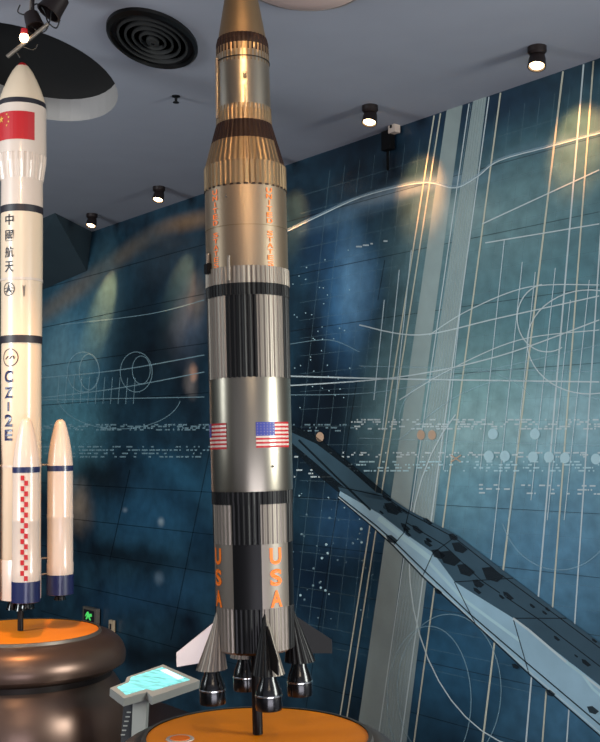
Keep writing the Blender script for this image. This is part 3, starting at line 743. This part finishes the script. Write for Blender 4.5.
# four boosters
def booster(ang, check):
    a = R(ang); rad = 38.5*PL; cx, cy = rad*math.sin(a), -rad*math.cos(a); c = (cx, cy)
    zz = lambda py: zy(py, LY)-ZD
    f = lambda l: [(r*PL, zz(y)) for r, y in l]
    b = lathe('booster', f([(1, 420), (3, 420.8), (5, 423), (6.8, 429), (9.5, 441), (11.5, 454), (12.7, 466), (12.7, 476), (12.7, 516), (13, 517), (13, 520), (12.8, 521), (12.8, 564), (13.2, 566), (13.2, 574), (13, 576), (13, 594)]), M['white'], cz, 64, center=c)
    lathe('navy_band', f([(12.95, 467), (12.95, 472.5)]), M['navy'], b, 64, center=c)
    lathe('navy_base', f([(13.4, 577), (13.4, 597), (12.2, 597.5)]), M['navy'], b, 64, center=c)
    lathe('booster_engine', f([(4, 596), (6, 603), (5.5, 603)]), M['nozzle'], b, 28, center=c)
    if check:
        V, Fc, mi = [], [], []; r = 13.3*PL+.0005
        for i in range(20):
            for j in range(2):
                z1 = zz(475+i*5.05); z0 = zz(475+(i+1)*5.05-.3); a0 = -23+j*15
                if (i+j) % 2 == 0: patch(V, Fc, mi, r, a0, a0+15, z0, z1, 0, 2)
        V = [(x+cx, y+cy, z) for x, y, z in V]
        obj('red_check_strip', V, Fc, M['red'], mi, b)
    for py in (466, 560, 576):
        i0 = (18*PL*math.sin(a), -18*PL*math.cos(a), zz(py)); i1 = (27*PL*math.sin(a), -27*PL*math.cos(a), zz(py)); tube('strut', [i0, i1], .006, M['light'], b, 8)
for ang, ck in ((7, True), (97, False), (187, False), (277, True)): booster(ang, ck)

# ------------------------------------------------------------------ touch screen kiosk
kc = at_y(155, 683, 5.6); kn = Vector((.12, -.42, .9)).normalized()
kb = Vector((kc.x-.11, kc.y+.02, 0))
kio = empty('touch_screen_kiosk', kb, label='grey touch screen kiosk with tilted lit cyan display', cat='kiosk')
def kp(px, py, up=0): return on_plane(px, py, kc, kn)+kn*up-kb
prism('console_slab', [kp(110, 688), (kp(125, 682)), kp(127, 677), kp(163, 664.5), kp(200, 680.5), kp(152, 697), kp(147, 692), kp(124, 698.5)], -kn*.05, [M['grey']], kio)
sm = mat('lit_screen', (112, 196, 206), .3, noise=.9, nscale=14, stretch=(1, 6, 1)); b_ = sm.node_tree.nodes['Principled BSDF']
mxn = [n for n in sm.node_tree.nodes if n.type == 'MIX'][0]
sm.node_tree.links.new(mxn.outputs['Result'], b_.inputs['Emission Color']); b_.inputs['Emission Strength'].default_value = .8
prism('screen', [kp(117, 687.5, .003), kp(129, 682.5, .003), kp(131, 677.5, .003), kp(162, 667.5, .003), kp(190, 680, .003), kp(153, 690.5, .003), kp(146, 689, .003), kp(126, 695, .003)], -kn*.004, [sm], kio)
wt = mat('screen_white', (190, 240, 245), .3, emit=1)
prism('screen_caption', [kp(160, 671, .005), kp(166, 669.5, .005), kp(184, 678.5, .005), kp(178, 680, .005)], -kn*.002, [wt], kio)
zk = kp(135, 694).z
t0, t1 = kp(128, 700), kp(147, 697)
def colm(name, xa, xb, xa2, xb2, m, yo, th):
    Y = kc.y
    pa, pb = at_y(xa, 697, Y+yo)-kb, at_y(xb, 695, Y+yo)-kb; z2 = 0
    da, db = at_y(xa2, 742, Y+yo)-kb, at_y(xb2, 742, Y+yo)-kb
    ea = Vector((da.x+(da.x-pa.x)*1.0, da.y, 0)); eb = Vector((db.x+(db.x-pb.x)*1.0, db.y, 0))
    ea.z = eb.z = 0
    return prism(name, [pa, pb, eb, ea], (0, th, 0), [m], kio)
colm('dark_column_face', 124, 133, 116, 129, M['grey_dark'], 0, .07)
colm('light_column_face', 133, 147, 129, 142, M['grey'], -.01, .10)
for i in range(6):
    p = at_y(122.5-i*1.2, 712+i*4.5, kc.y-.002)-kb; box('vent_slot', p+Vector((.034, -.006, 0)), (.022, .004, .006), M['grey'], kio)
box('base_plate', (-.10, .04, .01), (.36, .3, .02), M['grey_dark'], kio, 0, .003)

# ------------------------------------------------------------------ small things on the wall
def wbox(u, v, su, sv, d, m, name, parent, y0=0):
    o = box(name, (0, 0, 0), (su, d, sv), m, parent); o.location = (0, -d/2-y0, 0) if (u is None) else (u, -d/2-y0, v); return o
def wall_thing(name, px, py, **k):
    q = wall_uv(px, py); o = empty(name, wall_pt(q.x, q.y, .0), **k); o.rotation_euler = (0, 0, math.atan2(E.y, E.x)); return o
green = mat('green_glow', (70, 190, 90), .5, emit=.8)
t = wall_thing('exit_sign', 95, 615, label='small pale framed sign with green lit picture low on the mural wall', cat='exit sign')
wbox(None, 0, .30, .17, .05, M['light'], 'frame', t, .022); wbox(None, 0, .24, .12, .004, M['ink'], 'panel', t, .073)
o = fixn(obj('running_figure', [(-.09, 0, -.02), (-.05, 0, .03), (-.01, 0, .045), (.02, 0, .02), (.07, 0, .03), (.08, 0, .0), (.03, 0, -.01), (.06, 0, -.045), (.02, 0, -.045), (-.01, 0, -.015), (-.04, 0, -.045), (-.07, 0, -.045), (-.04, 0, 0)], [tuple(range(13))], green, None, t)); o.location = (0, -.079, 0)
t = wall_thing('wall_socket', 115, 626, label='small beige wall socket beside the green lit sign', cat='wall socket')
wbox(None, 0, .085, .13, .03, M['socket'], 'plate', t, .022); wbox(None, 0, .03, .06, .006, M['ink'], 'outlet', t, .053)
t = wall_thing('wall_camera', 395, 137, label='small white and dark wall box near the ceiling above the pale stripes', cat='wall box')
o = wbox(None, 0, .07, .08, .06, M['white'], 'white_housing', t, .022); o.location.x = .045; o.location.z = .05
o = wbox(None, 0, .015, .02, .01, M['dark'], 'lens', t, .082); o.location.x = .045; o.location.z = .055
o = wbox(None, 0, .10, .15, .05, M['dark'], 'dark_box', t, .022); o.location.x = -.03; o.location.z = -.03
o = wbox(None, 0, .008, .16, .02, M['dark'], 'hanging_lead', t, .022); o.location.x = -.05; o.location.z = -.18

# ------------------------------------------------------------------ hanging lamp cluster, top left
hb = at_z(52, -12, ZC); hy = hb.y
hl = empty('hanging_lamp_bar', hb, label='white lamp bar with glowing bulb and black spotlight heads above the white rocket', cat='lamp')
def hp(px, py, dy=0): return at_y(px, py, hy+dy)-hb
tube('white_bar', [hp(7, 57), hp(48, 24)], .011, M['light'], hl)
tube('drop_rod', [hp(24, 38), hp(30, 15), hp(31, -10)], .005, M['light'], hl)
o = lathe('glowing_bulb', [(.003, .026), (.02, .018), (.025, 0), (.018, -.018), (.003, -.024)], M['bulb'], hl, 24); o.location = hp(24, 38, -.02)
o = lathe('bulb_holder', [(.016, .05), (.02, .02), (.016, .012)], M['red'], hl, 24); o.location = hp(24, 38, -.02)
for (x, y, s, rx) in ((55, 4, 1.1, 30), (33, 20, .8, -20)):
    hd = lathe('spotlight_head', [(.02*s, .06*s), (.05*s, .045*s), (.058*s, -.03*s), (.064*s, -.06*s), (.055*s, -.06*s), (.05*s, -.02*s)], M['lampcan'], hl, 28, caps=(True, True))
    hd.location = hp(x, y); hd.rotation_euler = (R(-10), R(rx), 0)
    tube('head_stem', [hp(x, y-8), hp(x, -12)], .008, M['lampcan'], hl)
tube('cable', [hp(*q) for q in spline([(20, 5), (18, 12), (26, 14), (36, 4), (44, 10), (48, 22), (56, 28), (60, 20)])], .004, M['cable'], hl, 8)
tube('cable', [hp(*q) for q in spline([(31, 26), (40, 32), (46, 30), (50, 20), (52, 10)])], .004, M['cable'], hl, 8)
tube('cable', [hp(*q) for q in spline([(20, 58), (16, 50), (20, 46), (33, 50), (38, 44)])], .003, M['cable'], hl, 8)
spot('cluster_light', at_y(24, 48, hy-.35), (L0.x+.1, L0.y-.1, 1.5), 230, 50, WARM, .8, .05)

# unseen exhibit spotlights, inferred from the rocket highlights; ceiling fixtures added
def house(base, tgt, power, deg, label, col=WARM):
    b = Vector(base); d = (Vector(tgt)-b).normalized()
    r_ = lamp_fixture(b, d, label, 'exhibit spotlights', 1.2)
    spot('exhibit_light', b+Vector((0, 0, -.1))+d*.12, tgt, power, deg, col, .7, .05)
house((-.05, 1.7, ZC), (S0.x-.05, SY, 3.75), 210, 30, 'ceiling spotlight aimed at the upper part of the silver rocket', (1, .60, .27))
house((.35, .9, ZC), (S0.x, SY, 2.0), 75, 40, 'ceiling spotlight aimed at the lower part of the silver rocket', (1, .82, .62))
house((-1.2, 3.0, ZC), (L0.x, L0.y, 2.6), 95, 60, 'ceiling spotlight aimed at the white rocket', (1, .66, .38))
